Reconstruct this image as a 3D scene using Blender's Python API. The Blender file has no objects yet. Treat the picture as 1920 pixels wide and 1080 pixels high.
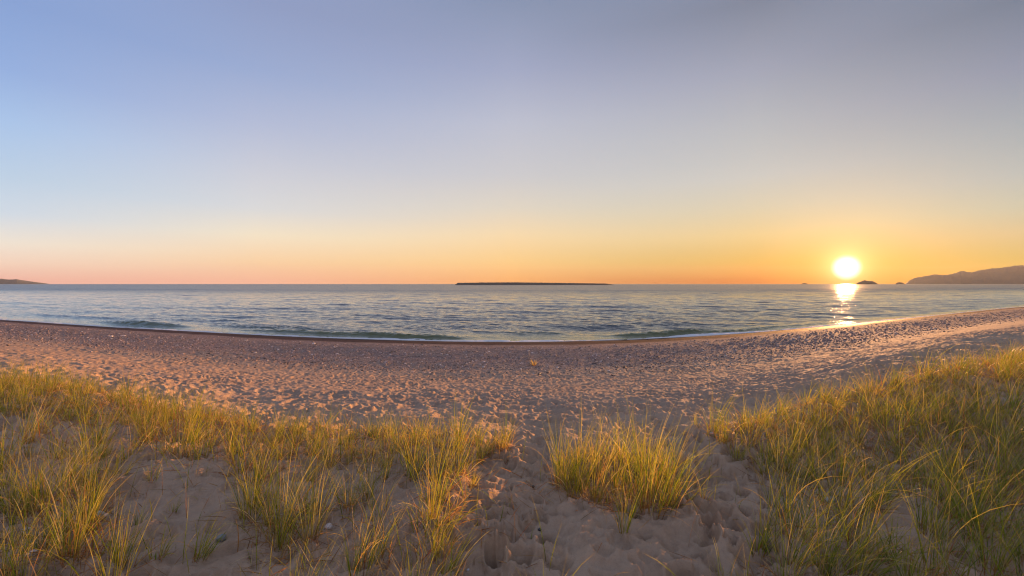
import bpy, math, random
import numpy as np
from mathutils import Vector
rad = math.radians
rng = np.random.default_rng(11)
random.seed(5)
S = bpy.context.scene
COL = S.collection

# ------------------------------------------------------------------ camera
CAM_Z = 4.0
TANX = 1.19                              # tangent of half the horizontal field of view
K = TANX / 960.0                         # tangent per photo pixel
HOR = 532.0                              # horizon row in the photograph
cd = bpy.data.cameras.new('camera')
cd.sensor_width = 36.0
cd.lens = 18.0 / TANX
cd.clip_start, cd.clip_end = 0.05, 100000
cam = bpy.data.objects.new('camera', cd)
COL.objects.link(cam)
cam.location = (0, 0, CAM_Z)
cam.rotation_euler = (rad(90) - math.atan((540 - HOR) * K), 0, 0)
S.camera = cam

# ------------------------------------------------------------------ light, sky, exposure
EXPO = 1.7
EX = 2.0 ** EXPO
SUN_AZ = math.atan((1587 - 960) * K)     # right of straight ahead
SUN_EL = rad(1.7)
SUN_DIR = Vector((math.sin(SUN_AZ) * math.cos(SUN_EL), math.cos(SUN_AZ) * math.cos(SUN_EL), math.sin(SUN_EL)))
SUN_STRENGTH = 5.0
SUN_COLOR = (1.0, 0.46, 0.17)
HAZE_DENSITY = 3.2e-5
S.view_settings.view_transform = 'Standard'
S.view_settings.look = 'None'
S.view_settings.exposure = EXPO
S.view_settings.gamma = 1.0
S.cycles.use_denoising = True
S.cycles.denoising_prefilter = 'ACCURATE'
S.cycles.filter_width = 1.15
S.cycles.max_bounces = 6
S.cycles.transparent_max_bounces = 8
S.cycles.volume_bounces = 0
S.cycles.sample_clamp_indirect = 6.0
S.cycles.sample_clamp_direct = 55.0
S.cycles.caustics_reflective = False
S.cycles.caustics_refractive = False

sl = bpy.data.lights.new('sun_lamp', 'SUN')
sl.energy, sl.angle, sl.color = SUN_STRENGTH, rad(0.53), SUN_COLOR
so = bpy.data.objects.new('sun_lamp', sl)
COL.objects.link(so)
so.rotation_euler = SUN_DIR.to_track_quat('Z', 'Y').to_euler()
so.location = (30, 40, 30)

def lin(c):
    return tuple((v / 255 / 12.92) if v <= 10 else ((v / 255 + 0.055) / 1.055) ** 2.4 for v in c)

class NT:
    """small helper to write node trees as expressions"""
    def __init__(s, tree): s.t = tree; s.t.nodes.clear()
    def n(s, kind, **kw):
        nd = s.t.nodes.new(kind)
        for k, v in kw.items(): setattr(nd, k, v)
        return nd
    def put(s, sock, v):
        if hasattr(v, 'is_output'): s.t.links.new(v, sock)
        elif v is not None:
            if hasattr(sock.default_value, '__len__') and not hasattr(v, '__len__'): v = (v,) * len(sock.default_value)
            if hasattr(sock.default_value, '__len__') and len(sock.default_value) == 4 and len(v) == 3: v = (*v, 1)
            sock.default_value = v
    def m(s, op, a, b=None, c=None):
        nd = s.n('ShaderNodeMath', operation=op)
        for i, v in enumerate((a, b, c)):
            if v is not None: s.put(nd.inputs[i], v)
        return nd.outputs[0]
    def smooth(s, x, a, b):
        nd = s.n('ShaderNodeMapRange', interpolation_type='SMOOTHSTEP')
        s.put(nd.inputs[0], x); s.put(nd.inputs[1], a); s.put(nd.inputs[2], b)
        return nd.outputs[0]
    def mix(s, f, a, b, mode='MIX'):
        nd = s.n('ShaderNodeMix', data_type='RGBA', blend_type=mode)
        s.put(nd.inputs[0], f); s.put(nd.inputs[6], a); s.put(nd.inputs[7], b)
        return nd.outputs[2]
    def ramp(s, f, stops, interp='LINEAR'):
        nd = s.n('ShaderNodeValToRGB')
        cr = nd.color_ramp; cr.interpolation = interp
        while len(cr.elements) < len(stops): cr.elements.new(0.5)
        for e, (p, c) in zip(cr.elements, stops): e.position = p; e.color = (*c, 1)
        s.put(nd.inputs[0], f)
        return nd.outputs[0]
    def noise(s, scale, detail=4, rough=0.55, vec=None, dist=0.0):
        nd = s.n('ShaderNodeTexNoise')
        nd.inputs['Scale'].default_value = scale; nd.inputs['Detail'].default_value = detail
        nd.inputs['Roughness'].default_value = rough; nd.inputs['Distortion'].default_value = dist
        if vec is not None: s.put(nd.inputs['Vector'], vec)
        return nd.outputs[0]
    def attr(s, name):
        nd = s.n('ShaderNodeAttribute'); nd.attribute_name = name
        return nd
    def scaled(s, vec, sc):
        nd = s.n('ShaderNodeMapping'); s.put(nd.inputs[0], vec); nd.inputs['Scale'].default_value = sc
        return nd.outputs[0]

w = bpy.data.worlds.new('World'); S.world = w; w.use_nodes = True
W = NT(w.node_tree)
gen = W.n('ShaderNodeTexCoord').outputs['Generated']
sep = W.n('ShaderNodeSeparateXYZ'); W.put(sep.inputs[0], gen)
el = W.m('ARCSINE', sep.outputs[2])
az = W.m('ARCTAN2', sep.outputs[0], sep.outputs[1])
elf = W.m('DIVIDE', W.m('MAXIMUM', el, 0.0), rad(90))
# sky colours by bearing: (photo column, [(photo row, colour)])
SKY = [
 (20, [(0, (141, 165, 213)), (130, (153, 177, 222)), (230, (173, 197, 232)), (330, (193, 210, 229)), (400, (212, 219, 228)), (455, (241, 226, 210)), (495, (247, 211, 188)), (526, (243, 188, 168))]),
 (480, [(0, (146, 159, 197)), (130, (158, 173, 209)), (230, (182, 190, 215)), (330, (207, 208, 217)), (390, (221, 218, 217)), (440, (244, 226, 200)), (490, (253, 213, 172)), (526, (250, 190, 158))]),
 (960, [(0, (141, 151, 179)), (130, (165, 171, 197)), (230, (190, 192, 207)), (330, (208, 204, 205)), (390, (227, 214, 196)), (440, (248, 218, 175)), (490, (255, 208, 145)), (526, (253, 184, 122))]),
 (1420, [(0, (136, 140, 158)), (130, (167, 167, 182)), (230, (190, 188, 191)), (330, (213, 205, 195)), (390, (231, 211, 178)), (440, (249, 212, 152)), (490, (255, 199, 116)), (526, (253, 166, 84))]),
 (1900, [(0, (132, 136, 153)), (130, (157, 158, 173)), (230, (178, 178, 181)), (330, (203, 196, 185)), (390, (220, 204, 174)), (440, (238, 203, 150)), (490, (247, 198, 120)), (526, (248, 184, 106))]),
]
# the same stops as scene light, with what the haze and the glow add taken off
SKY_LIN = [[(0.248, 0.370, 0.677), (0.302, 0.442, 0.760), (0.406, 0.571, 0.846), (0.518, 0.655, 0.824), (0.647, 0.733, 0.839), (0.919, 0.829, 0.723), (1.014, 0.741, 0.594), (0.991, 0.521, 0.425)],
           [(0.277, 0.342, 0.562), (0.326, 0.415, 0.659), (0.458, 0.515, 0.701), (0.623, 0.640, 0.718), (0.707, 0.714, 0.736), (0.926, 0.798, 0.614), (1.002, 0.689, 0.424), (0.988, 0.509, 0.356)],
           [(0.239, 0.294, 0.441), (0.355, 0.395, 0.565), (0.500, 0.525, 0.635), (0.594, 0.590, 0.617), (0.723, 0.657, 0.560), (0.901, 0.689, 0.425), (0.913, 0.597, 0.254), (0.866, 0.393, 0.132)],
           [(0.200, 0.228, 0.313), (0.334, 0.360, 0.464), (0.433, 0.465, 0.511), (0.508, 0.540, 0.539), (0.546, 0.541, 0.427), (0.586, 0.501, 0.274), (0.337, 0.295, 0.087), (0.152, 0.004, 0.004)],
           [(0.161, 0.202, 0.289), (0.251, 0.291, 0.402), (0.314, 0.379, 0.441), (0.392, 0.458, 0.471), (0.428, 0.483, 0.405), (0.473, 0.431, 0.265), (0.290, 0.319, 0.094), (0.237, 0.184, 0.021)]]
prev = None
ramps = []
for (px, rows), light in zip(SKY, SKY_LIN):
    u = (px - 960) * K
    a = math.atan(u)
    stops = [(0.0, light[-1])]
    for (y, _), c in zip(reversed(rows), reversed(light)):
        e = math.atan((HOR - y) * K * math.cos(a))
        stops.append((e / rad(90), c))
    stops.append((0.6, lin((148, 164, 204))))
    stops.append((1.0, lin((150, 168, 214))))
    ramps.append((a, W.ramp(elf, stops)))
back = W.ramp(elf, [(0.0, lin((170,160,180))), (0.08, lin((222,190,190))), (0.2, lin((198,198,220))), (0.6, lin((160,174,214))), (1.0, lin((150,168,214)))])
col = ramps[0][1]
for (a0, c0), (a1, c1) in zip(ramps, ramps[1:]):
    mr = W.n('ShaderNodeMapRange'); W.put(mr.inputs[0], az); mr.inputs[1].default_value = a0; mr.inputs[2].default_value = a1
    col = W.mix(mr.outputs[0], col, c1)
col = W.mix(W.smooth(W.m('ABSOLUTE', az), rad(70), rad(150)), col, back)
dot = W.n('ShaderNodeVectorMath', operation='DOT_PRODUCT')
W.put(dot.inputs[0], gen); dot.inputs[1].default_value = SUN_DIR
ang = W.m('MULTIPLY', W.m('ARCCOSINE', W.m('MINIMUM', dot.outputs[1], 1.0)), 180 / math.pi)
def glow(width, color, power=1.0):
    f = W.m('EXPONENT', W.m('MULTIPLY', W.m('POWER', W.m('DIVIDE', ang, width), power), -1.0))
    return W.mix(1.0, f, color, 'MULTIPLY')
col = W.mix(1.0, col, glow(1.45, (1.1, 0.82, 0.42), 1.5), 'ADD')
col = W.mix(1.0, col, glow(4.0, (0.28, 0.17, 0.035)), 'ADD')
disc = W.smooth(ang, 1.45, 0.7)
col = W.mix(disc, col, (1.7, 1.62, 1.5))
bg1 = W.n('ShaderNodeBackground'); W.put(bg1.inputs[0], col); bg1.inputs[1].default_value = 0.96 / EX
sky = W.n('ShaderNodeTexSky', sky_type='NISHITA', sun_disc=False)
sky.sun_elevation = SUN_EL; sky.sun_rotation = SUN_AZ
bg2 = W.n('ShaderNodeBackground'); W.put(bg2.inputs[0], sky.outputs[0]); bg2.inputs[1].default_value = 0.02 / EX
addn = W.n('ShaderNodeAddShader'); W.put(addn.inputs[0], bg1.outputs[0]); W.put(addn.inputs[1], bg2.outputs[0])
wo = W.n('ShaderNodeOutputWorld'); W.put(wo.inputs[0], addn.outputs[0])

# ------------------------------------------------------------------ helpers
def material(name):
    m = bpy.data.materials.new(name); m.use_nodes = True
    N = NT(m.node_tree)
    out = N.n('ShaderNodeOutputMaterial')
    return m, N, out
def principled(N, out, **kw):
    p = N.n('ShaderNodeBsdfPrincipled')
    for k, v in kw.items(): N.put(p.inputs[k.replace('_', ' ')], v)
    N.put(out.inputs[0], p.outputs[0])
    return p
def make_mesh(name, V, F, mat, parent=None, smooth=True, attrs=None, colors=None, link=True):
    """V (n,3), F (m,k) with k = 3 or 4, all faces alike"""
    V = np.asarray(V, np.float32); F = np.asarray(F, np.int32)
    me = bpy.data.meshes.new(name)
    me.vertices.add(len(V)); me.vertices.foreach_set('co', V.ravel())
    k = F.shape[1]
    me.loops.add(F.size); me.loops.foreach_set('vertex_index', F.ravel())
    me.polygons.add(len(F)); me.polygons.foreach_set('loop_start', np.arange(0, F.size, k, dtype=np.int32))
    if smooth: me.polygons.foreach_set('use_smooth', np.ones(len(F), bool))
    for nm, val in (attrs or {}).items():
        a = me.attributes.new(nm, 'FLOAT', 'POINT'); a.data.foreach_set('value', np.asarray(val, np.float32).ravel())
    if colors is not None:
        a = me.attributes.new('Col', 'FLOAT_COLOR', 'POINT')
        a.data.foreach_set('color', np.concatenate([colors, np.ones((len(V), 1))], 1).astype(np.float32).ravel())
    me.update(calc_edges=True); me.validate()
    me.materials.append(mat)
    if not link: return me
    o = bpy.data.objects.new(name, me); COL.objects.link(o)
    if parent: o.parent = parent
    return o
def grid_faces(nr, nc):
    i = np.arange(nr - 1)[:, None] * nc + np.arange(nc - 1)[None, :]
    return np.stack([i, i + 1, i + nc + 1, i + nc], -1).reshape(-1, 4)
TAB = rng.random((4, 256, 256))
def vnoise(x, y, seed=0):
    x = np.asarray(x, float) + seed * 17.31; y = np.asarray(y, float) + seed * 9.77
    xi = np.floor(x).astype(int); yi = np.floor(y).astype(int)
    fx = x - xi; fy = y - yi
    fx = fx * fx * fx * (fx * (fx * 6 - 15) + 10); fy = fy * fy * fy * (fy * (fy * 6 - 15) + 10)
    T = TAB[seed % 4]
    g = lambda a, b: T[a % 256, b % 256]
    return (g(xi, yi) * (1 - fx) + g(xi + 1, yi) * fx) * (1 - fy) + (g(xi, yi + 1) * (1 - fx) + g(xi + 1, yi + 1) * fx) * fy
def fbm(x, y, seed=0, octs=4, gain=0.5):
    r = 0; a = 1.0; t = 0
    for o in range(octs):
        r = r + a * (vnoise(x * 2 ** o, y * 2 ** o, seed + o) - 0.5); t += a; a *= gain
    return r / t * 2
def sstep(x, a, b):
    t = np.clip((x - a) / (b - a), 0, 1)
    return t * t * (3 - 2 * t)
def tag(o, label=None, cat=None, group=None, kind=None):
    if label: o['label'] = label
    if cat: o['category'] = cat
    if group: o['group'] = group
    if kind: o['kind'] = kind
    return o

# ------------------------------------------------------------------ the lie of the land
# shoreline of the bay, from the photograph: column, row where the water ends
_sh = np.array([(-1500, 566), (-700, 578), (0, 599), (200, 613), (320, 619), (480, 628), (640, 634.5), (780, 639), (900, 641), (1020, 641), (1160, 637.5), (1290, 631.5), (1400, 625), (1500, 616), (1600, 606.5), (1750, 592), (1920, 574), (2300, 562), (3400, 553)], float)
_su = np.linspace(-2.6, 3.0, 400)
_sv = np.interp(_su, (_sh[:, 0] - 960) * K, (_sh[:, 1] - HOR) * K)
_k = np.exp(-np.linspace(-2, 2, 21) ** 2); _k /= _k.sum()
_sv = np.convolve(np.pad(_sv, 10, 'edge'), _k, 'valid')
def shore_depth(u): return CAM_Z / np.interp(u, _su, _sv)
_de = np.array([(-1.6, 8.5), (-1.19, 6.6), (-0.9, 5.7), (-0.6, 5.1), (-0.3, 4.8), (0.0, 4.7), (0.3, 4.8), (0.5, 5.0), (0.75, 6.2), (0.95, 7.8), (1.19, 10.0), (1.6, 13.5)])
def dune_edge(u): return np.interp(u, _de[:, 0], _de[:, 1])
_ps = np.array([-1, 0.0, 0.04, 0.12, 0.25, 0.38, 0.50, 0.62, 0.75, 0.87, 0.92, 1.0, 1.08, 1.6])
_pz = np.array([1, 1.0, 0.985, 0.86, 0.60, 0.38, 0.25, 0.20, 0.178, 0.130, 0.085, 0.0, -0.12, -0.9])
_fs = np.linspace(-1, 1.6, 1301)
_fz = np.interp(_fs, _ps, _pz)
_k2 = np.exp(-np.linspace(-2, 2, 41) ** 2); _k2 /= _k2.sum()
_fz = np.convolve(np.pad(_fz, 20, 'edge'), _k2, 'valid')
# a periodic tile of trampled sand: footprints with soft rims
TN, TS = 512, 9.0
def make_tile(count, seed):
    r = np.random.default_rng(seed)
    t = np.zeros((TN, TN))
    ax = (np.arange(TN) + 0.5) * TS / TN
    for _ in range(count):
        cx, cy, th = r.random() * TS, r.random() * TS, r.random() * math.pi
        k_ = r.choice([0.55, 0.8, 1.0, 1.3], p=[.35, .3, .25, .1]); L = k_ * r.uniform(0.11, 0.18); wd = k_ * r.uniform(0.06, 0.11); dp = k_ ** 0.7 * r.uniform(0.025, 0.065)
        n = int(0.62 / TS * TN)
        ix = (int(cx / TS * TN) + np.arange(-n, n + 1)) ; iy = (int(cy / TS * TN) + np.arange(-n, n + 1))
        dx = (ix + 0.5) * TS / TN - cx; dy = (iy + 0.5) * TS / TN - cy
        X = dx[:, None] * math.cos(th) + dy[None] * math.sin(th); Y = -dx[:, None] * math.sin(th) + dy[None] * math.cos(th)
        q = np.sqrt((X / L) ** 2 + (Y / wd) ** 2)
        bump = -dp * np.exp(-q ** 4.0) + 0.38 * dp * np.exp(-((q - 1.3) / 0.30) ** 2)
        sub = t[np.ix_(ix % TN, iy % TN)]
        # a new step wipes out what was there
        keep = 1 - 0.75 * np.exp(-q ** 3.0)
        t[np.ix_(ix % TN, iy % TN)] = sub * keep + bump
    return t
TILE = [make_tile(1300, 3), make_tile(1300, 8)]
def tile(i, x, y):
    fx = (x / TS % 1.0) * TN; fy = (y / TS % 1.0) * TN
    xi = np.floor(fx).astype(int); yi = np.floor(fy).astype(int); a = fx - xi; b = fy - yi
    T = TILE[i]
    return (T[xi % TN, yi % TN] * (1 - a) + T[(xi + 1) % TN, yi % TN] * a) * (1 - b) + (T[xi % TN, (yi + 1) % TN] * (1 - a) + T[(xi + 1) % TN, (yi + 1) % TN] * a) * b
def trampled(x, y):
    c, s_ = math.cos(0.6), math.sin(0.6)
    a = tile(0, x, y); b = tile(1, x * c - y * s_, x * s_ + y * c)
    f = sstep(vnoise(x * 0.23, y * 0.23, 2), 0.35, 0.65)
    return a * (1 - f) + b * f
def zone(x, y):
    yy = np.maximum(y, 0.05)
    u = np.clip(x / yy, -2.6, 3.0)
    D = dune_edge(u); Y = shore_depth(u)
    Y = np.where(y > 0.05, Y, 1e4)
    return u, D, Y, np.clip((y - D) / (Y - D), -1, 1.6)
def path_mask(x, y):
    cx = 0.03 + 0.05 * np.maximum(y - 3.5, 0) + 0.05 * np.sin(y * 1.3)
    hw = 0.38 + 0.03 * np.abs(y - 3.5)
    return 1 - sstep(np.abs(x - cx), hw * 0.6, hw * 1.25)
def ground(x, y, fine=True):
    x = np.asarray(x, float); y = np.asarray(y, float)
    u, D, Y, s = zone(x, y)
    plateau = 2.25 + 0.38 * sstep(u, 0.55, 1.1) * sstep(y, 2, 7) + 0.22 * sstep(-u, 0.55, 1.2) * sstep(y, 2, 6)
    z = plateau * np.interp(s, _fs, _fz)
    dune = 1 - sstep(s, 0.0, 0.18)
    shore = 1 - sstep(s, 0.86, 0.97)
    z = z + dune * (0.16 * fbm(x * 0.55, y * 0.55, 1, 4) - 0.07 * path_mask(x, y) * sstep(y, 0.5, 2))
    z = z + (1 - dune) * shore * 0.05 * fbm(x * 0.16, y * 0.16, 3, 3)
    if fine:
        gravel = sstep(s + 0.06 * fbm(x * 0.2, y * 0.2, 5, 3), 0.44, 0.60)
        walk = np.maximum(path_mask(x, y), 0.45 + 0.55 * sstep(vnoise(x * 0.8, y * 0.8, 6), 0.35, 0.7))
        amp = np.where(s < 0.02, 1.9 * walk, 1.15)
        amp = amp + (1.15 - amp) * sstep(s, 0.0, 0.05)
        amp = amp * np.where(s > 0.02, 0.70 + 0.45 * sstep(fbm(x * 0.35, y * 0.5, 8, 3), -0.35, 0.3), 1) * (1 - 0.84 * gravel) * (1 - sstep(s, 0.80, 0.88)) * (1 - 0.8 * sstep(np.hypot(x, y), 20, 46))
        near = 1 - sstep(s, 0.0, 0.05)
        z = z + amp * ((1 - near) * (0.62 * trampled(x, y) + 0.50 * trampled(x * 1.7 + 2.2, y * 1.7 + 5.1)) + near * (0.80 * trampled(x * 1.75 + 3.1, y * 1.75 + 1.7) + 0.50 * trampled(x, y)) + 0.02 * fbm(x * 2.3, y * 2.3, 7, 3))
        z = z + (1 - sstep(s, 0.9, 1.0)) * (0.012 + 0.008 * dune) * (1 - sstep(np.hypot(x, y), 9, 20)) * fbm(x * 11, y * 11, 9, 4, 0.6)
    return z
def at(px, py, depth_hint=None):
    """ground point seen at a photo pixel"""
    u = (px - 960) * K; v = (py - HOR) * K
    y = 1.75 / v
    for _ in range(40):
        y = 0.5 * y + 0.5 * (CAM_Z - float(ground(u * y, y, False))) / v
    return u * y, y
def pixel(x, y, z):
    return 960 + x / y / K, HOR + (CAM_Z - z) / y / K

# ------------------------------------------------------------------ sand
m_sand, N, out = material('beach sand')
pos = N.n('ShaderNodeNewGeometry').outputs['Position']
wet = N.attr('wet').outputs['Fac']; grav = N.attr('gravel').outputs['Fac']; dn = N.attr('dune').outputs['Fac']
big = N.noise(0.5, 5, 0.6, pos); mid = N.noise(7, 6, 0.65, pos); fin = N.noise(160, 3, 0.6, pos)
sand = N.mix(N.smooth(big, 0.3, 0.7), N.mix(dn, (0.380, 0.272, 0.190), (0.430, 0.303, 0.198)), N.mix(dn, (0.318, 0.225, 0.158), (0.358, 0.250, 0.163)))
sand = N.mix(N.smooth(mid, 0.45, 0.75), sand, N.mix(1.0, sand, (0.74, 0.72, 0.72), 'MULTIPLY'))
sand = N.mix(N.m('MULTIPLY', N.smooth(fin, 0.5, 0.72), 0.35), sand, (0.17, 0.128, 0.105))
vor = N.n('ShaderNodeTexVoronoi'); N.put(vor.inputs['Vector'], pos); vor.inputs['Scale'].default_value = 24
vor2 = N.n('ShaderNodeTexVoronoi'); N.put(vor2.inputs['Vector'], pos); vor2.inputs['Scale'].default_value = 9
stone = N.ramp(N.m('FRACT', N.m('MULTIPLY', vor.outputs['Color'], 3.7)), [(0, (0.150, 0.105, 0.090)), (0.35, (0.215, 0.150, 0.125)), (0.7, (0.275, 0.190, 0.155)), (0.92, (0.34, 0.25, 0.21)), (1.0, (0.46, 0.37, 0.32))])
stone2 = N.ramp(N.m('FRACT', N.m('MULTIPLY', vor2.outputs['Color'], 5.3)), [(0, (0.11, 0.076, 0.066)), (0.5, (0.205, 0.142, 0.118)), (0.85, (0.28, 0.195, 0.160)), (1.0, (0.40, 0.31, 0.27))])
stone = N.mix(0.45, stone, stone2)
gm = N.m('MULTIPLY', grav, N.smooth(N.noise(1.4, 5, 0.7, pos), 0.22, 0.55))
colr = N.mix(gm, sand, stone)
colr = N.mix(wet, colr, N.mix(1.0, colr, (0.20, 0.13, 0.12), 'MULTIPLY'))
h = N.m('ADD', N.m('MULTIPLY', fin, 0.004), N.m('MULTIPLY', N.noise(38, 4, 0.6, pos), 0.012))
h = N.m('ADD', h, N.m('MULTIPLY', gm, N.m('MULTIPLY', N.m('SUBTRACT', 1.0, vor.outputs['Distance']), 0.018)))
bump = N.n('ShaderNodeBump'); bump.inputs['Distance'].default_value = 1.0; bump.inputs['Strength'].default_value = 0.8
N.put(bump.inputs['Height'], h)
p = principled(N, out, Base_Color=colr, Roughness=N.m('SUBTRACT', 0.92, N.m('MULTIPLY', wet, 0.22)), Normal=bump.outputs[0])
p.inputs['Specular IOR Level'].default_value = 0.06

def fan_sand():
    az_ = np.concatenate([np.linspace(-180, -66, 60, endpoint=False), np.linspace(-66, 66, 1350, endpoint=False), np.linspace(66, 180, 61)])
    a = np.radians(az_)
    r = np.concatenate([np.linspace(0.02, 1.2, 12, endpoint=False), 1.2 * np.exp(np.linspace(0, math.log(190 / 1.2), 880))])
    R_, A_ = np.meshgrid(r, a, indexing='ij')
    X = R_ * np.sin(A_); Yy = R_ * np.cos(A_)
    Z = ground(X, Yy)
    u, D, Ysh, s = zone(X, Yy)
    Z = np.maximum(Z, -2.5)
    wetv = sstep(s + 0.012 * fbm(X * 0.7, Yy * 0.7, 4, 3), 0.82, 0.86)
    gr = sstep(s + 0.10 * fbm(X * 0.25, Yy * 0.25, 5, 4), 0.40, 0.62)
    F = grid_faces(len(r), len(a))
    zf = np.maximum(s.ravel()[F].min(1), -1)
    F = F[zf < 1.25]
    o = make_mesh('sand_beach', np.stack([X, Yy, Z], -1).reshape(-1, 3), F, m_sand, attrs={'wet': wetv, 'gravel': gr, 'dune': 1 - sstep(s, 0, 0.1)})
    return tag(o, kind='structure')
fan_sand()

# ------------------------------------------------------------------ water
m_water, N, out = material('lake water')
pos = N.n('ShaderNodeNewGeometry').outputs['Position']
off = N.attr('offshore').outputs['Fac']
shallow = N.smooth(off, 7.0, 0.5)
deep = N.mix(N.smooth(off, 10, 60), (0.034, 0.050, 0.054), (0.024, 0.036, 0.058))
body = N.mix(shallow, deep, (0.095, 0.105, 0.032))
n1 = N.noise(1.0, 4, 0.6, N.scaled(pos, (1.6, 3.2, 1)))
n2 = N.noise(1.0, 3, 0.55, N.scaled(pos, (0.28, 0.55, 1)))
n3 = N.noise(1.0, 3, 0.55, N.scaled(pos, (0.035, 0.09, 1)))
far1 = N.smooth(off, 25, 220); far2 = N.smooth(off, 150, 900)
hh = N.m('ADD', N.m('MULTIPLY', n1, 0.05), N.m('MULTIPLY', N.m('MULTIPLY', n2, far1), 0.55))
hh = N.m('ADD', hh, N.m('MULTIPLY', N.m('MULTIPLY', n3, far2), 4.0))
bump = N.n('ShaderNodeBump'); bump.inputs['Distance'].default_value = 1.0; bump.inputs['Strength'].default_value = 1.0
N.put(bump.inputs['Height'], hh)
p = principled(N, out, Base_Color=body, Roughness=N.m('ADD', 0.02, N.m('MULTIPLY', far1, 0.26)), Normal=bump.outputs[0], IOR=1.38)
p.inputs['Specular IOR Level'].default_value = 0.5

WAVES = []
_wr = np.random.default_rng(21)
for lam in np.geomspace(0.55, 11.0, 64):
    th = _wr.normal(0.44, 0.30)                         # heading about straight in to the shore
    WAVES.append((lam * _wr.uniform(0.93, 1.07), th, _wr.random() * 2 * math.pi))
SWELL = [(13.0, 0.16, 0.080, 1.0), (9.2, 0.05, 0.050, 4.0), (17.5, 0.24, 0.100, 2.2)]       # longer crests rolling in: length, heading, height, phase
def swell(x, y, step):
    z = np.zeros_like(x)
    for lam, th, amp, ph in SWELL:
        k = 2 * math.pi / lam
        q = k * (x * math.sin(th) + y * math.cos(th)) + ph + 2.2 * fbm(x / 45, y / 30, int(lam) % 5, 3)
        grp = sstep(fbm(x / 26 + lam, y / 34, int(lam) % 3, 3), -0.35, 0.45)
        z += amp * grp * (1 - sstep(step, lam * 0.2, lam * 0.42)) * (np.sin(q) + 0.35 * np.sin(2 * q + 1.57))
    for lam, th, ph in WAVES:
        k = 2 * math.pi / lam
        amp = 0.0043 * lam ** 0.52
        ok = 1 - sstep(step, lam * 0.20, lam * 0.42)
        q = k * (x * math.sin(th) + y * math.cos(th)) + ph + 1.3 * fbm(x / (lam * 5), y / (lam * 5), int(lam * 10) % 7, 2)
        z += amp * ok * (np.sin(q) + 0.25 * np.sin(2 * q + 1.57))
    return z
# low breakers: (photo column, half width in columns, distance off the water's edge, height, front width, back width)
BREAKERS = [(265, 75, 2.0, 0.44, 0.5, 1.6), (150, 120, 6.5, 0.26, 1.0, 3.0), (520, 130, 4.2, 0.26, 0.8, 2.6), (610, 150, 1.4, 0.26, 0.4, 1.6), (780, 90, 1.0, 0.31, 0.35, 1.2),
            (1000, 70, 3.4, 0.12, 0.6, 1.8), (1235, 85, 1.1, 0.31, 0.35, 1.2), (1345, 80, 1.1, 0.22, 0.4, 1.2), (1480, 90, 2.0, 0.12, 0.5, 1.4), (380, 90, 9.0, 0.22, 1.0, 3.0), (860, 120, 7.5, 0.18, 0.9, 2.6), (1180, 120, 9.0, 0.16, 0.9, 2.6)]
def breaker_height(u, off_):
    z = 0
    for px, hw, d0, ht, wf, wb in BREAKERS:
        uc = (px - 960) * K; q = (u - uc) / (hw * K)
        env = np.exp(-np.abs(q) ** 3)
        d = off_ - (d0 + 0.5) - 0.5 * (fbm(u * 9, u * 0 + d0, 3, 3)) - 0.5 * q * q
        z = z + 0.8 * env * ht * np.where(d < 0, np.exp(-(d / wf) ** 2), np.exp(-(d / wb) ** 2))
    return z
def fan_water():
    az_ = np.concatenate([np.linspace(-69, -52, 60, endpoint=False), np.linspace(-52, 52, 1250, endpoint=False), np.linspace(52, 71, 60)])
    a = np.radians(az_); u = np.tan(a)
    ysh = shore_depth(u)
    f = np.concatenate([np.linspace(1.06, 0.10, 1050, endpoint=False), np.geomspace(0.10, 0.0026, 110)])   # share of the shore's own dip below the horizon
    Y = ysh[None, :] / f[:, None]
    Y = np.minimum(Y, 7300 * np.cos(a)[None, :])
    X = Y * u[None, :]
    step = np.abs(np.gradient(Y, axis=0))
    offs = np.maximum(Y - ysh[None, :], -1) * np.cos(a)[None, :] ** 0.5
    damp = 0.15 + 0.85 * sstep(offs, 0.3, 7)
    U = np.broadcast_to(u[None, :], Y.shape)
    Z = swell(X, Y, step) * damp * (1 - sstep(Y, 400, 900)) + np.where(offs < 20, breaker_height(U, offs) * (1 + 0.45 * fbm(X * 1.7, Y * 3.0, 2, 4, 0.6)), 0)
    Z = np.where(offs < 0, Z * 0.3, Z)
    o = make_mesh('lake_water', np.stack([X, Y, Z], -1).reshape(-1, 3), grid_faces(len(f), len(a)), m_water, attrs={'offshore': offs})
    return tag(o, kind='structure')
fan_water()

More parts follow.
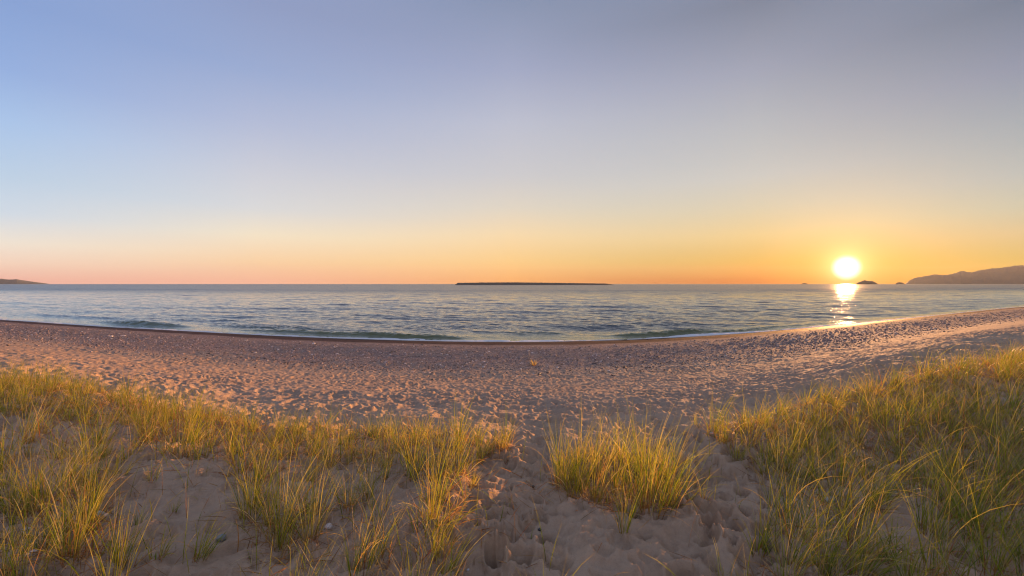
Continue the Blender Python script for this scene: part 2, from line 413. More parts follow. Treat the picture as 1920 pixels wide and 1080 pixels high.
# ------------------------------------------------------------------ foam along the water's edge
m_foam, N, out = material('foam')
pos = N.n('ShaderNodeNewGeometry').outputs['Position']
bump = N.n('ShaderNodeBump'); bump.inputs['Distance'].default_value = 0.03
N.put(bump.inputs['Height'], N.noise(12, 5, 0.7, pos))
principled(N, out, Base_Color=N.mix(N.noise(5, 4, 0.6, pos), (0.55, 0.55, 0.55), (0.78, 0.77, 0.75)), Roughness=0.95, Normal=bump.outputs[0]).inputs['Specular IOR Level'].default_value = 0.05
def foam():
    u = np.linspace(-2.2, 2.4, 5200); ysh = shore_depth(u)
    nr = 16
    t = np.linspace(0, 1, nr)
    wid = (0.027 * ysh) * (0.55 + 0.9 * np.clip(0.5 + fbm(u * 7, u * 0 + 2, 2, 4), 0, 1.4))
    big = np.exp(-np.abs((u - (1345 - 960) * K) / (75 * K)) ** 3)
    wid = wid * (1 + 0.8 * big)
    lead = -0.016 * ysh + 0.5 * fbm(u * 5, u * 0 + 7, 1, 3)
    off_ = lead[None] + t[:, None] * wid[None]
    Y = ysh[None] + off_ / np.cos(np.arctan(u))[None] ** 0.5
    X = Y * u[None]
    nz = fbm(X * 1.1, Y * 1.1, 2, 4)
    base = np.maximum(0.7 * breaker_height(np.broadcast_to(u[None], Y.shape), off_), ground(X, Y, False))
    Z = np.maximum(base, 0.0) + 0.02 + 0.05 * np.clip(nz + 0.4, 0, 1) * np.sin(np.pi * t)[:, None] + big[None] * 0.06 * np.clip(0.6 + nz * 1.3, 0, 1.5) * np.sin(np.pi * t)[:, None]
    F = grid_faces(nr, len(u))
    dens = (nz + 0.28 + 0.5 * (1 - np.abs(2 * t - 0.7))[:, None] + 0.5 * big[None]).ravel()
    F = F[dens[F].mean(1) > 0.18]
    o = make_mesh('surf_foam', np.stack([X, Y, Z], -1).reshape(-1, 3), F, m_foam)
    sol = o.modifiers.new('thickness', 'SOLIDIFY'); sol.thickness = 0.03; sol.offset = -1
    tag(o, kind='stuff')
foam()

# ------------------------------------------------------------------ far land
m_land, N, out = material('far wooded land')
pos = N.n('ShaderNodeNewGeometry').outputs['Position']
t_ = N.noise(0.02, 5, 0.65, pos)
principled(N, out, Base_Color=N.mix(t_, (0.045, 0.052, 0.045), (0.095, 0.092, 0.078)), Roughness=0.95)
def landform(name, pts, depth, base_row, thick, rough=0.06, seed=0, n=320, label=None, cut=None):
    """pts: (column, row) of the skyline. A ridge with a seaward and a landward slope, standing at its own distance."""
    pts = np.array(pts, float)
    cx = np.linspace(pts[0, 0], pts[-1, 0], n)
    hgt = np.maximum((base_row - np.interp(cx, pts[:, 0], pts[:, 1])) * K * depth, 0)
    X0 = (cx - 960) * K * depth
    m = 41
    tt = np.linspace(-1, 1, m)
    X = np.broadcast_to(X0[None], (m, n)).copy()
    Yv = depth + tt[:, None] * thick * (0.25 + 0.75 * np.clip(hgt / max(hgt.max(), 1e-6), 0, 1))[None]
    sc = 5.0 / max(thick, 1)
    nz = fbm(X * sc, Yv * sc, seed, 5, 0.55)
    Z = hgt[None] * (np.cos(tt * math.pi / 2)[:, None] ** 0.8) * (1 + 0.30 * nz * np.abs(tt)[:, None] ) + rough * hgt.max() * fbm(X * sc * 6, Yv * sc * 6, seed + 1, 3) * (np.cos(tt * math.pi / 2)[:, None])
    X = X * (1 + (Yv / depth - 1) * 1.0)
    Z[0] = Z[-1] = -3; Z = np.where(np.broadcast_to(hgt[None] <= 0, Z.shape), -3, Z)
    o = make_mesh(name, np.stack([X, Yv, Z], -1).reshape(-1, 3), grid_faces(m, n), m_land)
    return tag(o, kind='structure')
landform('headland', [(1697, 532.5), (1702, 527.5), (1715, 520.5), (1733, 518), (1751, 514.4), (1769, 515.7), (1785, 514), (1803, 508), (1821, 510.5), (1845, 505), (1881, 501.5), (1902, 497.6), (1920, 497), (1990, 494), (2080, 500), (2200, 490), (2400, 505), (2600, 532)], 5200, 532, 900, 0.03, 1, 700)
landform('hill', [(-420, 532), (-300, 512), (-150, 508), (-60, 516), (0, 522), (18, 524), (31, 523.2), (52, 526.5), (78, 530), (94, 532.2)], 6000, 532, 800, 0.03, 2, 500)
landform('island', [(853, 534.6), (858, 530.8), (900, 530.2), (960, 529.8), (1000, 530.2), (1040, 530.8), (1090, 531.4), (1136, 532.2), (1152, 534.6)], 1300, 534.4, 60, 0.32, 3, 1400)
landform('islet', [(1604, 532.5), (1608, 529.5), (1615, 526.8), (1621, 524.6), (1627, 526.2), (1636, 526.4), (1641, 528.6), (1647, 532.5)], 3000, 532.3, 45, 0.05, 4, 200)
landform('islet', [(1678, 532.5), (1682, 529.2), (1688, 528.4), (1693, 529.6), (1697, 532.5)], 3400, 532.3, 25, 0.05, 5, 90)
landform('islet', [(1501, 533), (1504, 530.8), (1509, 530.2), (1513, 531.0), (1517, 533)], 3400, 532.3, 25, 0.05, 6, 90)

# ------------------------------------------------------------------ pebbles on the berm
m_peb, N, out = material('pebble')
c = N.attr('Col').outputs['Color']
principled(N, out, Base_Color=c, Roughness=0.7)
def octa(n):
    v = np.array([(1,0,0),(-1,0,0),(0,1,0),(0,-1,0),(0,0,1),(0,0,-1)], float)
    f = np.array([(0,2,4),(2,1,4),(1,3,4),(3,0,4),(2,0,5),(1,2,5),(3,1,5),(0,3,5)])
    m_ = {}
    for _ in range(n):
        nf = []; v = list(map(tuple, v)); m_ = {}
        def mid(a, b):
            k = (min(a, b), max(a, b))
            if k not in m_:
                q = np.array(v[a]) + np.array(v[b]); q /= np.linalg.norm(q); m_[k] = len(v); v.append(tuple(q))
            return m_[k]
        for a, b, c_ in f:
            ab, bc, ca = mid(a, b), mid(b, c_), mid(c_, a)
            nf += [(a, ab, ca), (ab, b, bc), (ca, bc, c_), (ab, bc, ca)]
        f = np.array(nf); v = np.array(v)
    return np.array(v), np.array(f)
PEB_COL = np.array([(0.12,0.085,0.072),(0.21,0.145,0.12),(0.30,0.20,0.17),(0.38,0.29,0.26),(0.55,0.48,0.45),(0.17,0.14,0.13)])
def pebbles(n):
    v0, f0 = octa(1)
    u = rng.uniform(-1.35, 1.4, n); s = np.minimum(rng.beta(3.0, 2.4, n) * 0.50 + 0.34, 0.82)
    D = dune_edge(u); Y = shore_depth(u); y = D + s * (Y - D); x = u * y
    z = ground(x, y)
    r = rng.gamma(3, 0.006, n) * np.minimum(y / 22, 1.4) ** 0.5 + 0.008
    sx = r * rng.uniform(0.8, 1.4, n); sy = r * rng.uniform(0.8, 1.3, n); sz = r * rng.uniform(0.4, 0.8, n)
    th = rng.random(n) * 6.28
    P = v0[None] * np.stack([sx, sy, sz], -1)[:, None]
    Xr = P[..., 0] * np.cos(th)[:, None] - P[..., 1] * np.sin(th)[:, None]; Yr = P[..., 0] * np.sin(th)[:, None] + P[..., 1] * np.cos(th)[:, None]
    V = np.stack([Xr + x[:, None], Yr + y[:, None], P[..., 2] + (z + sz * 0.25)[:, None]], -1)
    F = f0[None] + (np.arange(n) * len(v0))[:, None, None]
    ci = PEB_COL[rng.choice(6, n, p=[.2, .27, .25, .14, .05, .09])] * rng.uniform(0.8, 1.2, (n, 1))
    C_ = np.repeat(ci, len(v0), 0)
    tag(make_mesh('pebbles', V.reshape(-1, 3), F.reshape(-1, 3), m_peb, colors=C_), kind='stuff')
pebbles(26000)
def wrack(n):
    # dark weed and bark left in broken lines by higher water
    v0, f0 = octa(0); r_ = np.random.default_rng(41)
    u = r_.uniform(-1.3, 1.35, n); s = 0.50 + 0.02 * np.sin(u * 6) + 0.03 * fbm(u * 3, u * 0, 2, 3) + r_.normal(0, 0.035, n) - 0.11 * (r_.random(n) < 0.35)
    keep = r_.random(n) < sstep(fbm(u * 4, s * 9, 6, 3), -0.05, 0.45) + 0.06
    u, s = u[keep], s[keep]; n = len(u)
    D = dune_edge(u); Y = shore_depth(u); y = D + s * (Y - D); x = u * y; z = ground(x, y)
    L = r_.gamma(2.5, 0.009, n) + 0.010; th = r_.random(n) * 6.28
    P = v0[None] * np.stack([L * 1.6, L * r_.uniform(0.25, 0.8, n), L * 0.3], -1)[:, None]
    Xr = P[..., 0] * np.cos(th)[:, None] - P[..., 1] * np.sin(th)[:, None]; Yr = P[..., 0] * np.sin(th)[:, None] + P[..., 1] * np.cos(th)[:, None]
    V = np.stack([Xr + x[:, None], Yr + y[:, None], P[..., 2] + (z + L * 0.15)[:, None]], -1)
    F = f0[None] + (np.arange(n) * len(v0))[:, None, None]
    C_ = np.repeat(np.array([(0.075, 0.05, 0.038)]) * r_.uniform(0.8, 2.0, (n, 1)), len(v0), 0)
    tag(make_mesh('wrack_debris', V.reshape(-1, 3), F.reshape(-1, 3), m_peb, colors=C_), kind='stuff')
wrack(4500)

# ------------------------------------------------------------------ beach grass
m_grass, N, out = material('marram grass')
c = N.attr('Col').outputs['Color']
p = N.n('ShaderNodeBsdfPrincipled'); N.put(p.inputs['Base Color'], c); p.inputs['Roughness'].default_value = 0.5
p.inputs['Specular IOR Level'].default_value = 0.3
tr = N.n('ShaderNodeBsdfTranslucent'); N.put(tr.inputs[0], N.mix(1.0, c, (1.35, 1.35, 0.6), 'MULTIPLY'))
mx = N.n('ShaderNodeMixShader'); mx.inputs[0].default_value = 0.5
N.put(mx.inputs[1], p.outputs[0]); N.put(mx.inputs[2], tr.outputs[0]); N.put(out.inputs[0], mx.outputs[0])

GREEN = np.array([(0.140, 0.188, 0.012), (0.205, 0.232, 0.016), (0.285, 0.265, 0.024), (0.090, 0.135, 0.014)])
STRAW = np.array([(0.40, 0.31, 0.14), (0.52, 0.42, 0.24), (0.30, 0.22, 0.10), (0.42, 0.27, 0.13)])
RUST = np.array([(0.26, 0.085, 0.030), (0.32, 0.13, 0.05), (0.20, 0.085, 0.04)])
def blades(base, height, phi, tilt, bend, width, col_base, col_mid, col_tip, r, segs=9):
    n = len(height)
    t = np.linspace(0, 1, segs)
    th = tilt[:, None] + bend[:, None] * t[None] ** 1.7
    th = np.minimum(th, 2.5)
    ds = height[:, None] / (segs - 1)
    dx = np.sin(th) * ds; dz = np.cos(th) * ds
    h_ = np.concatenate([np.zeros((n, 1)), np.cumsum((dx[:, :-1] + dx[:, 1:]) / 2, 1)], 1)
    v_ = np.concatenate([np.zeros((n, 1)), np.cumsum((dz[:, :-1] + dz[:, 1:]) / 2, 1)], 1)
    wob = (r.normal(0, 0.02, (n, 1)) * height[:, None]) * np.sin(t[None] * 3.0 + r.random((n, 1)) * 6)
    cx, cy = np.cos(phi)[:, None], np.sin(phi)[:, None]
    P = np.stack([base[:, 0:1] + h_ * cx - wob * cy, base[:, 1:2] + h_ * cy + wob * cx, base[:, 2:3] + v_], -1)
    tw = r.normal(0, 0.7, n)[:, None] + t[None] * r.normal(0, 0.9, (n, 1))
    tang = np.stack([np.sin(th) * cx, np.sin(th) * cy, np.cos(th)], -1)
    sd = np.stack([-cy + 0 * th, cx + 0 * th, 0 * th], -1)
    nm = np.cross(tang, sd)
    side = sd * np.cos(tw)[..., None] + nm * np.sin(tw)[..., None]
    wv = width[:, None] * (0.75 + 0.25 * np.minimum(t * 5, 1))[None] * (1 - t[None] ** 2.2 * 0.95) * 0.5
    V = np.stack([P - side * wv[..., None], P + side * wv[..., None]], 2)          # n, segs, 2, 3
    f1 = sstep(t, 0.02, 0.28)[None, :, None]; f2 = sstep(t, 0.55, 1.0)[None, :, None]
    C_ = col_base[:, None] * (1 - f1) + col_mid[:, None] * f1
    C_ = C_ * (1 - f2) + col_tip[:, None] * f2
    C_ = np.repeat(C_[:, :, None], 2, 2)
    i = np.arange(segs - 1)
    f = np.stack([i * 2, i * 2 + 1, i * 2 + 3, i * 2 + 2], -1)
    F = f[None] + (np.arange(n) * segs * 2)[:, None, None]
    return V.reshape(-1, 3), F.reshape(-1, 4), C_.reshape(-1, 3)
def pick(P, n, r, jit=0.18):
    return P[r.integers(0, len(P), n)] * r.uniform(1 - jit, 1 + jit, (n, 1))
def live(n, h, spread, lean, lean_az, bendk, r, width=0.0052, yellow=0.3, rust=0.5):
    """green blades of one tuft about its own origin"""
    a = r.random(n) * 6.283; q = np.sqrt(r.random(n)) * spread
    base = np.stack([np.cos(a) * q, np.sin(a) * q, np.full(n, -0.02)], -1)
    hh_ = h * np.clip(r.normal(0.76, 0.24, n), 0.2, 1.12)
    outx = np.cos(a) * (0.10 + 0.22 * q / spread) + r.normal(0, 0.10, n) + lean * math.cos(lean_az)
    outy = np.sin(a) * (0.10 + 0.22 * q / spread) + r.normal(0, 0.10, n) + lean * math.sin(lean_az)
    phi = np.arctan2(outy, outx); tilt = np.hypot(outx, outy) * 0.8
    bend = np.abs(r.normal(0.35, 0.35, n)) * bendk + 0.05
    wd = width * r.uniform(0.65, 1.2, n)
    g = pick(GREEN, n, r); s_ = pick(STRAW, n, r)
    k = (r.random((n, 1)) < yellow) * r.uniform(0.3, 0.9, (n, 1))
    mid_ = g * (1 - k) + s_ * k
    tip = mid_ * 0.6 + s_ * 0.4
    rb = pick(RUST, n, r); kb = (r.random((n, 1)) < rust) * 1.0
    return blades(base, hh_, phi, tilt, bend, wd, rb * kb + (mid_ * 0.7 + s_ * 0.2) * (1 - kb), mid_, tip, r)
def dead(n, h, spread, r, width=0.0042):
    """dry, drooping, straw and rust coloured blades at the foot of a tuft"""
    a = r.random(n) * 6.283; q = np.sqrt(r.random(n)) * spread * 1.1
    base = np.stack([np.cos(a) * q, np.sin(a) * q, np.full(n, -0.015)], -1)
    hh_ = h * np.clip(r.normal(0.5, 0.2, n), 0.15, 1.0)
    phi = a + r.normal(0, 0.8, n); tilt = np.abs(r.normal(0.55, 0.35, n)); bend = np.abs(r.normal(0.9, 0.5, n))
    s_ = pick(STRAW, n, r); rb = pick(RUST, n, r)
    k = r.random((n, 1)) ** 1.5
    return blades(base, hh_, phi, tilt, bend, width * r.uniform(0.6, 1.2, n), rb, s_ * (1 - k) + rb * k, s_, r)
def thing_tuft(px, py, hpx, kind, label, seed, group='grass tufts on the dunes'):
    r = np.random.default_rng(seed)
    x, y = at(px, py); z = float(ground(x, y))
    h_ = hpx * K * y * (1.24 if 1040 < px < 1300 and py < 970 else 1.0)
    t = bpy.data.objects.new('grass_tuft', None); COL.objects.link(t)
    t.location = (x, y, z); tag(t, label, 'grass tuft', group); t.empty_display_size = 0.1
    k = dict(n=34, spread=0.055, lean=0.12, bend=0.9, yellow=0.35, rust=0.55, nd=18, width=0.0041, az=0.0)
    k.update(kind)
    V, F, C_ = live(k['n'], h_, k['spread'], k['lean'], k['az'], k['bend'], r, k['width'], k['yellow'], k['rust'])
    make_mesh('green_blades', V, F, m_grass, t, colors=C_)
    if k['nd']:
        V, F, C_ = dead(k['nd'], h_ * 0.75, k['spread'] * 1.2, r)
        make_mesh('dry_blades', V, F, m_grass, t, colors=C_)
    return x, y
tall = dict(n=46, spread=0.06); thin = dict(n=9, spread=0.02, nd=4); small = dict(n=16, spread=0.03, nd=8, bend=1.2)
fan_ = dict(n=26, spread=0.05, bend=1.5, lean=0.3, nd=16, width=0.0054); bushy = dict(n=95, spread=0.15, nd=40, bend=1.1); bent = dict(n=40, spread=0.07, bend=2.2, lean=0.35, nd=16, yellow=0.3)
golden = dict(n=36, spread=0.05, yellow=0.75, rust=0.9); straw = dict(n=14, spread=0.04, yellow=1.0, nd=18, bend=1.6)
HERO = [
 (153, 1010, 165, golden, 'golden tuft with a rusty foot, just in front of the whitest stone pair'),
 (166, 868, 160, tall, 'tall dark green tuft rising behind the golden rusty-footed tuft at the left'),
 (255, 979, 62, small, 'small upright green tuft alone on the bare sand of the left hollow'),
 (338, 858, 128, tall, 'tall yellow green tuft at the back rim of the left bare hollow'),
 (371, 860, 120, dict(tall, n=30), 'slimmer green tuft beside the tall one on the rim of the left hollow'),
 (284, 909, 48, small, 'little green tuft at the far end of the left bare hollow'),
 (319, 956, 44, dict(small, rust=1.0), 'tiny rust-footed tuft in the middle of the left bare hollow'),
 (290, 1050, 72, fan_, 'low fan of broad dark blades at the bottom, left of the round grey stone'),
 (375, 1054, 92, dict(fan_, n=36, lean=0.45), 'broad green tuft leaning right at the bottom, below the round grey stone'),
 (464, 972, 135, tall, 'tall green tuft at the right border of the left bare hollow'),
 (126, 1034, 150, thin, 'thin pair of tall stems beside the golden rusty-footed tuft'),
 (50, 832, 110, golden, 'yellowing tuft near the left edge in front of the dense golden belt'),
 (218, 895, 70, dict(bent, n=30), 'dark green tuft sprawling right at the edge of the left hollow'),
 (84, 944, 120, dict(bushy, yellow=0.7), 'big shaggy clump with many drooping dry blades by the left edge'),
 (20, 960, 130, tall, 'tall green tuft cut by the left edge of the photo, above the white stones'),
 (527, 1004, 200, dict(tall, n=54, rust=1.0), 'very tall tuft with a red-brown foot at the left of the middle grass'),
 (581, 1024, 170, dict(golden, n=42), 'tall tuft with the brightest rust-red foot near the shell-white leaf'),
 (672, 1076, 140, dict(tall, n=60, spread=0.09), 'thick green tuft at the bottom edge in the middle grass'),
 (811, 1008, 125, dict(bent, rust=1.0), 'loose arching tuft with a reddish foot left of the sand path'),
 (838, 1078, 110, dict(fan_, n=30), 'sparse tuft of crossing blades at the bottom beside the sand path'),
 (707, 972, 130, dict(tall, n=24), 'slender pale tuft standing free in the middle grass'),
 (777, 895, 130, dict(tall, n=50), 'dense dark green tuft behind the dry patch left of the path'),
 (824, 896, 105, golden, 'golden tuft with glowing foot at the path side of the middle grass'),
 (885, 912, 44, dict(small, n=30, yellow=0.8, nd=26), 'short dry tuft lying over the left rim of the sand path'),
 (940, 850, 62, dict(golden, n=48), 'lit orange-footed tuft where the path meets the beach'),
 (893, 830, 66, dict(tall, n=44), 'green tuft just left of the orange-footed one at the path head'),
 (554, 832, 78, tall, 'bright green tuft on the crest in front of the trampled beach'),
 (1170, 1004, 150, dict(n=26, spread=0.025, lean=0.05, bend=0.7, yellow=0.3, nd=8), 'narrow upright tuft standing foremost in front of the central clump'),
 (1053, 919, 130, dict(tall, n=52), 'leftmost tuft of the central clump beside the sand path'),
 (1085, 922, 138, dict(tall, n=56, yellow=0.5), 'second tuft from the path in the central clump'),
 (1224, 962, 178, dict(bushy, n=110), 'biggest bushy tuft of the central clump with long arching blades'),
 (1268, 938, 128, dict(bushy, n=60, bend=1.3, lean=0.0, spread=0.10), 'spreading tuft at the right end of the central clump'),
 (1158, 880, 112, dict(bushy, n=70, spread=0.10), 'dense green tuft at the back of the central clump'),
 (1120, 905, 105, dict(golden, n=44), 'yellowish tuft in the middle of the central clump'),
 (1205, 895, 118, dict(tall, n=60), 'tallest tuft in the back row of the central clump'),
 (1322, 946, 66, dict(small, n=12), 'sparse wisp of grass just right of the central clump'),
 (1427, 1034, 70, dict(fan_, n=30), 'low dark tuft with curled blades at the right edge of the bare sand'),
 (1361, 1078, 74, straw, 'pale straw wisp at the bottom edge on the bare sand'),
 (1306, 800, 46, small, 'small tuft alone on the beach side between central and right grass'),
 (1470, 893, 110, dict(tall, n=46), 'upright tuft at the near-left corner of the right dune grass'),
 (1527, 895, 130, dict(tall, n=50, bend=1.4), 'tall tuft behind the bare sand of the right dune, blades nodding right'),
 (1585, 902, 110, dict(golden, n=30), 'yellow thin tuft next to the nodding tall tuft on the right dune'),
 (1640, 944, 150, bent, 'arching tuft with shining blades in the middle of the right dune'),
 (1512, 992, 130, dict(bent, n=34), 'dark green tuft with bright curled tips on the right dune front'),
 (1551, 1074, 190, dict(bent, n=64), 'large foremost tuft of arching silver-lit blades at the bottom right'),
 (1623, 1078, 160, dict(bent, n=54, lean=0.45), 'tuft at the bottom edge just right of the large foremost one'),
 (1751, 1004, 170, dict(bent, n=50), 'tuft with long blades bowing over bare sand on the right dune'),
 (1815, 984, 170, dict(tall, n=56), 'dense upright tuft at the right of the bowing one'),
 (1866, 1068, 200, dict(tall, n=50, bend=1.3), 'tall tuft at the bottom right corner of the photo'),
 (1661, 1056, 110, dict(fan_, n=28), 'reddish tuft half hidden between the foremost right tufts'),
]
hero_xy = []
for i, (px, py, hp, kd, lb) in enumerate(HERO):
    hero_xy.append(thing_tuft(px, py, hp, kd, lb, 100 + i))
hero_xy = np.array(hero_xy)

# where grass grows, judged on the ground as it is seen
FAR = np.array([(-400, 690), (-100, 702), (0, 708), (150, 728), (300, 764), (480, 800), (700, 812), (860, 815), (950, 838), (1030, 905), (1060, 870), (1180, 860), (1285, 880), (1320, 812), (1450, 780), (1600, 738), (1750, 700), (1850, 680), (1920, 668), (2300, 646)], float)
def inside(px, py, poly):
    ok = np.zeros(len(px), bool); poly = np.array(poly, float); j = len(poly) - 1
    for i in range(len(poly)):
        xi, yi = poly[i]; xj, yj = poly[j]
        ok ^= ((yi > py) != (yj > py)) & (px < (xj - xi) * (py - yi) / (yj - yi + 1e-9) + xi); j = i
    return ok
BARE = [[(862, 1200), (862, 1000), (900, 905), (905, 870), (960, 862), (990, 780), (1035, 780), (1040, 925), (1110, 962), (1260, 985), (1292, 960), (1286, 850), (1316, 812), (1345, 830), (1420, 905), (1450, 950), (1440, 1010), (1400, 1040), (1400, 1200)],
        [(205, 900), (255, 858), (400, 868), (452, 930), (458, 1010), (455, 1170), (240, 1170), (215, 1000)],
        [(190, 800), (240, 800), (250, 850), (200, 860)], [(740, 900), (800, 912), (770, 985), (690, 985), (690, 930)],
        [(1640, 985), (1740, 960), (1740, 1030), (1660, 1040)]]
def grow(n, seed, bare=0.0):
    r = np.random.default_rng(seed)
    y = 1.7 + (14 - 1.7) * r.random(n) ** 0.8; x = r.uniform(-1.7, 1.7, n) * y
    z = ground(x, y, False)
    px, py = pixel(x, y, z)
    ok = (py > np.interp(px, FAR[:, 0], FAR[:, 1])) & (py < 1500)
    for b in BARE: ok &= ~inside(px, py, b) | (r.random(n) < bare)
    lim = np.where((px > 1030) & (px < 1310), 968, 1e5)
    ok &= (py < lim) | (r.random(n) < bare)
    dens = np.where(px < 1000, 0.25 + 0.75 * sstep(vnoise(x * 1.3, y * 1.3, 4), 0.30, 0.62), 0.35 + 0.65 * sstep(vnoise(x * 0.9, y * 0.9, 5), 0.25, 0.6))
    # thick along the seaward crest
    edge = py - np.interp(px, FAR[:, 0], FAR[:, 1])
    dens = np.maximum(dens, np.where(edge < 70, 0.85, 0))
    ok &= r.random(n) < dens
    return x[ok], y[ok], px[ok], py[ok]
x, y, px, py = grow(16000, 31)
sel = []
cell = {}
for i in range(len(x)):
    dmin = 0.17 + 0.010 * y[i] if px[i] > 1300 else (0.27 if py[i] > np.interp(px[i], FAR[:, 0], FAR[:, 1]) + 70 else 0.165)
    if len(hero_xy) and np.min(np.hypot(hero_xy[:, 0] - x[i], hero_xy[:, 1] - y[i])) < 0.13: continue
    key = (int(x[i] / 0.35), int(y[i] / 0.35)); bad = False
    for a in (-1, 0, 1):
        for b in (-1, 0, 1):
            for j in cell.get((key[0] + a, key[1] + b), ()):
                if (x[j] - x[i]) ** 2 + (y[j] - y[i]) ** 2 < dmin * dmin: bad = True
    if bad: continue
    cell.setdefault(key, []).append(i); sel.append(i)
sel = np.array(sel)
vis = (px[sel] > -20) & (px[sel] < 1940) & (py[sel] < 1120)
order = sel[vis][np.argsort(y[sel[vis]])]
indiv, rest = order[:245], np.concatenate([order[245:], sel[~vis]])
print('TUFTS', len(sel), 'visible', vis.sum())
def variant(i, right):
    r = np.random.default_rng(500 + i + 50 * right)
    nb = int(r.integers(26, 44)); 
    if right: a = live(nb + 4, float(r.uniform(0.40, 0.66)), float(r.uniform(0.03, 0.08)), float(r.uniform(0.12, 0.4)), 0.1, float(r.uniform(1.0, 2.2)), r, 0.0036, float(r.uniform(0.15, 0.6)), 0.5)
    else: a = live(nb, float(r.uniform(0.32, 0.54)), float(r.uniform(0.025, 0.06)), float(r.uniform(0.0, 0.2)), 0.2, float(r.uniform(0.4, 1.3)), r, 0.0035, float(r.uniform(0.15, 0.65)), 0.75)
    b = dead(16 if right else 20, 0.40, 0.08, r, 0.005)
    return a, b
VAR = {s: [variant(i, s) for i in range(16)] for s in (0, 1)}
VM = {s: [(make_mesh('green_blades', *a[:2], m_grass, colors=a[2], link=False), make_mesh('dry_blades', *b[:2], m_grass, colors=b[2], link=False)) for a, b in VAR[s]] for s in (0, 1)}
rr = np.random.default_rng(77)
def zone_of(px_, py_):
    edge = py_ - np.interp(px_, FAR[:, 0], FAR[:, 1])
    if px_ < 1000:
        if edge < 75: return ('yellow green tuft in the dense belt along the seaward edge of the left dune', 'tufts along the edge of the left dune')
        if px_ < 470: return ('loose tuft among the straggling grass around the left bare hollow', 'tufts around the left bare hollow')
        return ('upright tuft among the grass between the left hollow and the path', 'tufts between hollow and path')
    if px_ < 1330: return ('filling tuft inside the central clump of grass by the path', 'tufts filling the central clump')
    if edge < 75: return ('sunlit tuft along the seaward edge of the right dune', 'tufts along the edge of the right dune')
    return ('wind-bent tuft in the thick grass covering the right dune', 'tufts covering the right dune')
proto = {}
for i in indiv:
    s_ = int(px[i] > 1330); v = int(rr.integers(0, 16))
    if (s_, v) not in proto:
        t = bpy.data.objects.new('grass_tuft', None); COL.objects.link(t); t.empty_display_size = 0.1
        ch = []
        for nm, me in zip(('green_blades', 'dry_blades'), VM[s_][v]):
            o = bpy.data.objects.new(nm, me); COL.objects.link(o); o.parent = t; ch.append(o)
        proto[(s_, v)] = (t, ch)
    else:
        t0, ch0 = proto[(s_, v)]
        t = t0.copy(); COL.objects.link(t)
        for c0 in ch0:
            c1 = c0.copy(); COL.objects.link(c1); c1.parent = t
    sc = rr.uniform(0.72, 1.2) * (1.2 if 1030 < px[i] < 1310 else 1.0) * (0.9 if py[i] - np.interp(px[i], FAR[:, 0], FAR[:, 1]) < 60 and s_ == 0 else 1.0)
    t.location = (x[i], y[i], float(ground(x[i], y[i])))
    t.rotation_euler = (0, 0, rr.normal(0, 0.5)); t.scale = (sc * 1.0, sc, sc * rr.uniform(0.9, 1.1))
    lb, gp = zone_of(px[i], py[i]); tag(t, lb, 'grass tuft', gp)
# all the farther grass, and single blades and litter between the tufts
def merged(name, parts):
    Vs, Fs, Cs, n = [], [], [], 0
    for V, F, C_ in parts: Vs.append(V); Fs.append(F + n); Cs.append(C_); n += len(V)
    return tag(make_mesh(name, np.concatenate(Vs), np.concatenate(Fs), m_grass, colors=np.concatenate(Cs)), kind='stuff')
parts = []
for i in rest:
    s_ = int(px[i] > 1330); a, b = VAR[s_][int(rr.integers(0, 16))]
    sc = rr.uniform(0.7, 1.15); th = rr.normal(0, 0.5); zz = float(ground(x[i], y[i]))
    for V, F, C_ in (a, b):
        Vn = np.stack([(V[:, 0] * math.cos(th) - V[:, 1] * math.sin(th)) * sc + x[i], (V[:, 0] * math.sin(th) + V[:, 1] * math.cos(th)) * sc + y[i], V[:, 2] * sc + zz], -1)
        parts.append((Vn, F, C_))
if parts: merged('far_grass', parts)
lx, ly, lpx, lpy = grow(190000, 55, 0.12)
keep_ = np.random.default_rng(2).random(len(lx)) < np.where(lx > 2, 1.0, 0.85)
lx, ly, lpx, lpy = lx[keep_], ly[keep_], lpx[keep_], lpy[keep_]
lz = ground(lx, ly)
n = len(lx); r = np.random.default_rng(9)
stand = r.random(n) < 0.22
hgt = np.where(stand, r.uniform(0.15, 0.5, n), r.uniform(0.05, 0.25, n))
tilt = np.where(stand, np.abs(r.normal(0.25, 0.2, n)), r.uniform(0.85, 1.40, n)); bend = np.where(stand, np.abs(r.normal(0.6, 0.5, n)), np.abs(r.normal(0.35, 0.25, n)))
g = pick(GREEN, n, r); st = pick(STRAW, n, r); ru = pick(RUST, n, r)
k = np.where(stand, r.random(n) < 0.3, 1.0)[:, None]
mx_ = (r.random((n, 1)) ** 1.2)
cm = g * (1 - k) + (st * 0.8 * mx_ + ru * 0.9 * (1 - mx_)) * k
base = np.stack([lx, ly, lz + np.where(stand, -0.01, 0.010)], -1)
merged('grass_litter', [blades(base, hgt, r.random(n) * 6.283, tilt, bend, r.uniform(0.0035, 0.0060, n), np.where(stand[:, None], ru * 0.6 + cm * 0.4, cm), cm, st * 0.9, r, 6)])

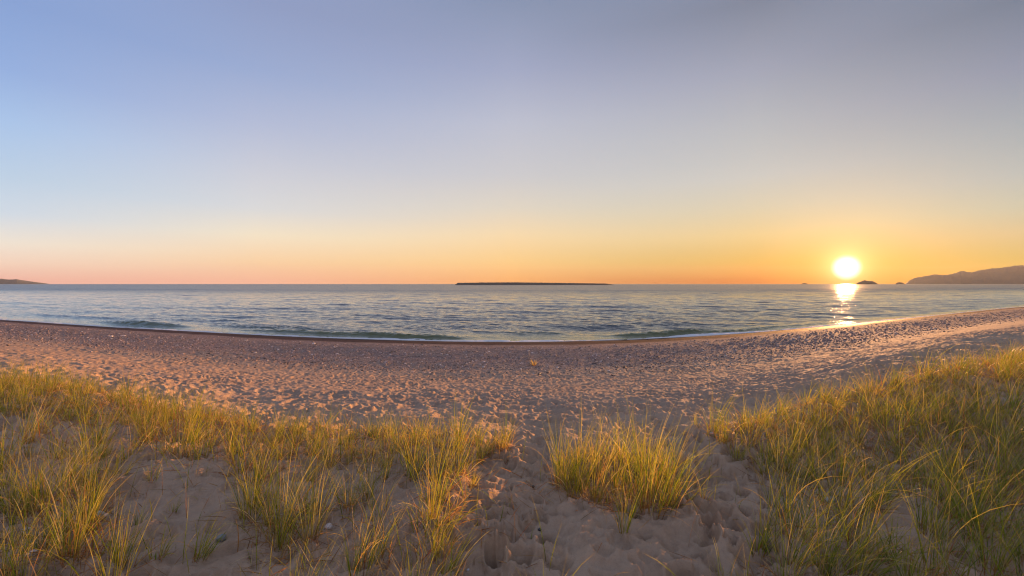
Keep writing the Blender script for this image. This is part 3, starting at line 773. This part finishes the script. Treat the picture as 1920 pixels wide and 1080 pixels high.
# ------------------------------------------------------------------ stones and small finds
m_stone, N, out = material('stone')
pos = N.n('ShaderNodeTexCoord').outputs['Object']
info = N.n('ShaderNodeObjectInfo').outputs['Color']
c = N.mix(N.smooth(N.noise(40, 5, 0.6, pos), 0.4, 0.7), info, N.mix(1.0, info, (0.7, 0.68, 0.66), 'MULTIPLY'))
bump = N.n('ShaderNodeBump'); bump.inputs['Distance'].default_value = 0.004
N.put(bump.inputs['Height'], N.noise(60, 5, 0.6, pos))
principled(N, out, Base_Color=c, Roughness=0.75, Normal=bump.outputs[0])
def stone_at(px_, py_, wpx, hpx, colr_, label, seed, rz=0.0, name='stone'):
    x_, y_ = at(px_, py_); v, f = octa(3)
    wd = wpx * K * y_ / 2; ht = hpx * K * y_ / 2
    v = v * (1 + 0.22 * fbm(v[:, 0] * 1.6 + seed, v[:, 1] * 1.6 + v[:, 2] * 1.3, seed % 4, 3))[:, None]
    v = np.sign(v) * np.abs(v) ** 0.88 * np.array([wd, wd * 0.75, ht])
    o = make_mesh(name, v, f, m_stone); o.color = (*colr_, 1)
    o.location = (x_, y_, float(ground(x_, y_)) + ht * 0.55); o.rotation_euler = (0.12, -0.1, rz)
    tag(o, label, 'stone')
pale = (0.62, 0.62, 0.60)
stone_at(45, 996, 15, 13, pale, 'small white pointed stone by the left edge, beside a black pebble', 1, 0.3)
stone_at(183, 972, 15, 15, pale, 'white stone beside a paler pink one behind the golden tuft', 2, 0.9)
stone_at(195, 974, 9, 14, (0.60, 0.50, 0.46), 'pinkish white stone leaning against the white one behind the golden tuft', 3, 0.2)
stone_at(54, 1046, 16, 11, (0.56, 0.52, 0.48), 'cream stone half buried in litter at the lower left corner', 4, 0.5)
stone_at(412, 1016, 17, 13, (0.20, 0.215, 0.20), 'round grey stone beside the broad leaning tuft at the bottom', 5, 0.1)
stone_at(18, 988, 9, 8, (0.02, 0.02, 0.02), 'black pebble beside the small white stone at the left edge', 6, 0.1)
stone_at(614, 996, 16, 11, (0.60, 0.52, 0.46), 'cream flake lying near the tuft with the rust-red foot', 7, 1.1)
stone_at(1337, 811, 15, 8, (0.50, 0.49, 0.50), 'pale stone at the foot of the right dune edge', 8, 0.4)
stone_at(1561, 941, 24, 9, (0.36, 0.33, 0.32), 'flat grey stone on sand under the arching grass of the right dune', 9, 0.2)
stone_at(1000, 917, 5, 4, (0.05, 0.04, 0.04), 'tiny dark pebble on the sand path left of the central clump', 10, 0.2)
stone_at(1012, 993, 7, 6, (0.05, 0.045, 0.045), 'dark pebble in the middle of the sand path', 11, 0.7)
stone_at(877, 1061, 6, 5, (0.55, 0.52, 0.50), 'little white pebble on the left side of the path bottom', 12, 0.7)

def dry_plant():
    r = np.random.default_rng(4)
    x_, y_ = at(1001, 686); t = tag(bpy.data.objects.new('dry_plant', None), 'little dry orange-brown plant standing alone on the pebbly beach', 'plant'); COL.objects.link(t)
    t.location = (x_, y_, float(ground(x_, y_)))
    n_ = 40; a = r.random(n_) * 6.28
    base_ = np.stack([np.cos(a) * 0.05, np.sin(a) * 0.05, 0 * a], -1)
    V, F, C_ = blades(base_, r.uniform(0.15, 0.36, n_), a, np.abs(r.normal(0.3, 0.25, n_)), np.abs(r.normal(0.5, 0.4, n_)), np.full(n_, 0.016), pick(RUST, n_, r), pick(STRAW, n_, r), pick(STRAW, n_, r), r)
    make_mesh('dry_stems', V, F, m_grass, t, colors=C_)
dry_plant()

# ------------------------------------------------------------------ air
m_haze, N, out = material('haze')
pv = N.n('ShaderNodeVolumePrincipled'); pv.inputs['Color'].default_value = (0.53, 0.56, 0.54, 1); pv.inputs['Density'].default_value = HAZE_DENSITY; pv.inputs['Anisotropy'].default_value = 0.3
N.put(out.inputs['Volume'], pv.outputs[0])
def haze():
    R_ = 7600; b, t = -5.0, 290.0
    V = [(-R_, -300, b), (R_, -300, b), (R_, R_, b), (-R_, R_, b), (-R_, -300, t), (R_, -300, t), (R_, R_, t), (-R_, R_, t)]
    F = [(3, 2, 1, 0), (4, 5, 6, 7), (0, 1, 5, 4), (1, 2, 6, 5), (2, 3, 7, 6), (3, 0, 4, 7)]
    tag(make_mesh('haze', V, F, m_haze, smooth=False), kind='stuff')
if HAZE_DENSITY > 0: haze()
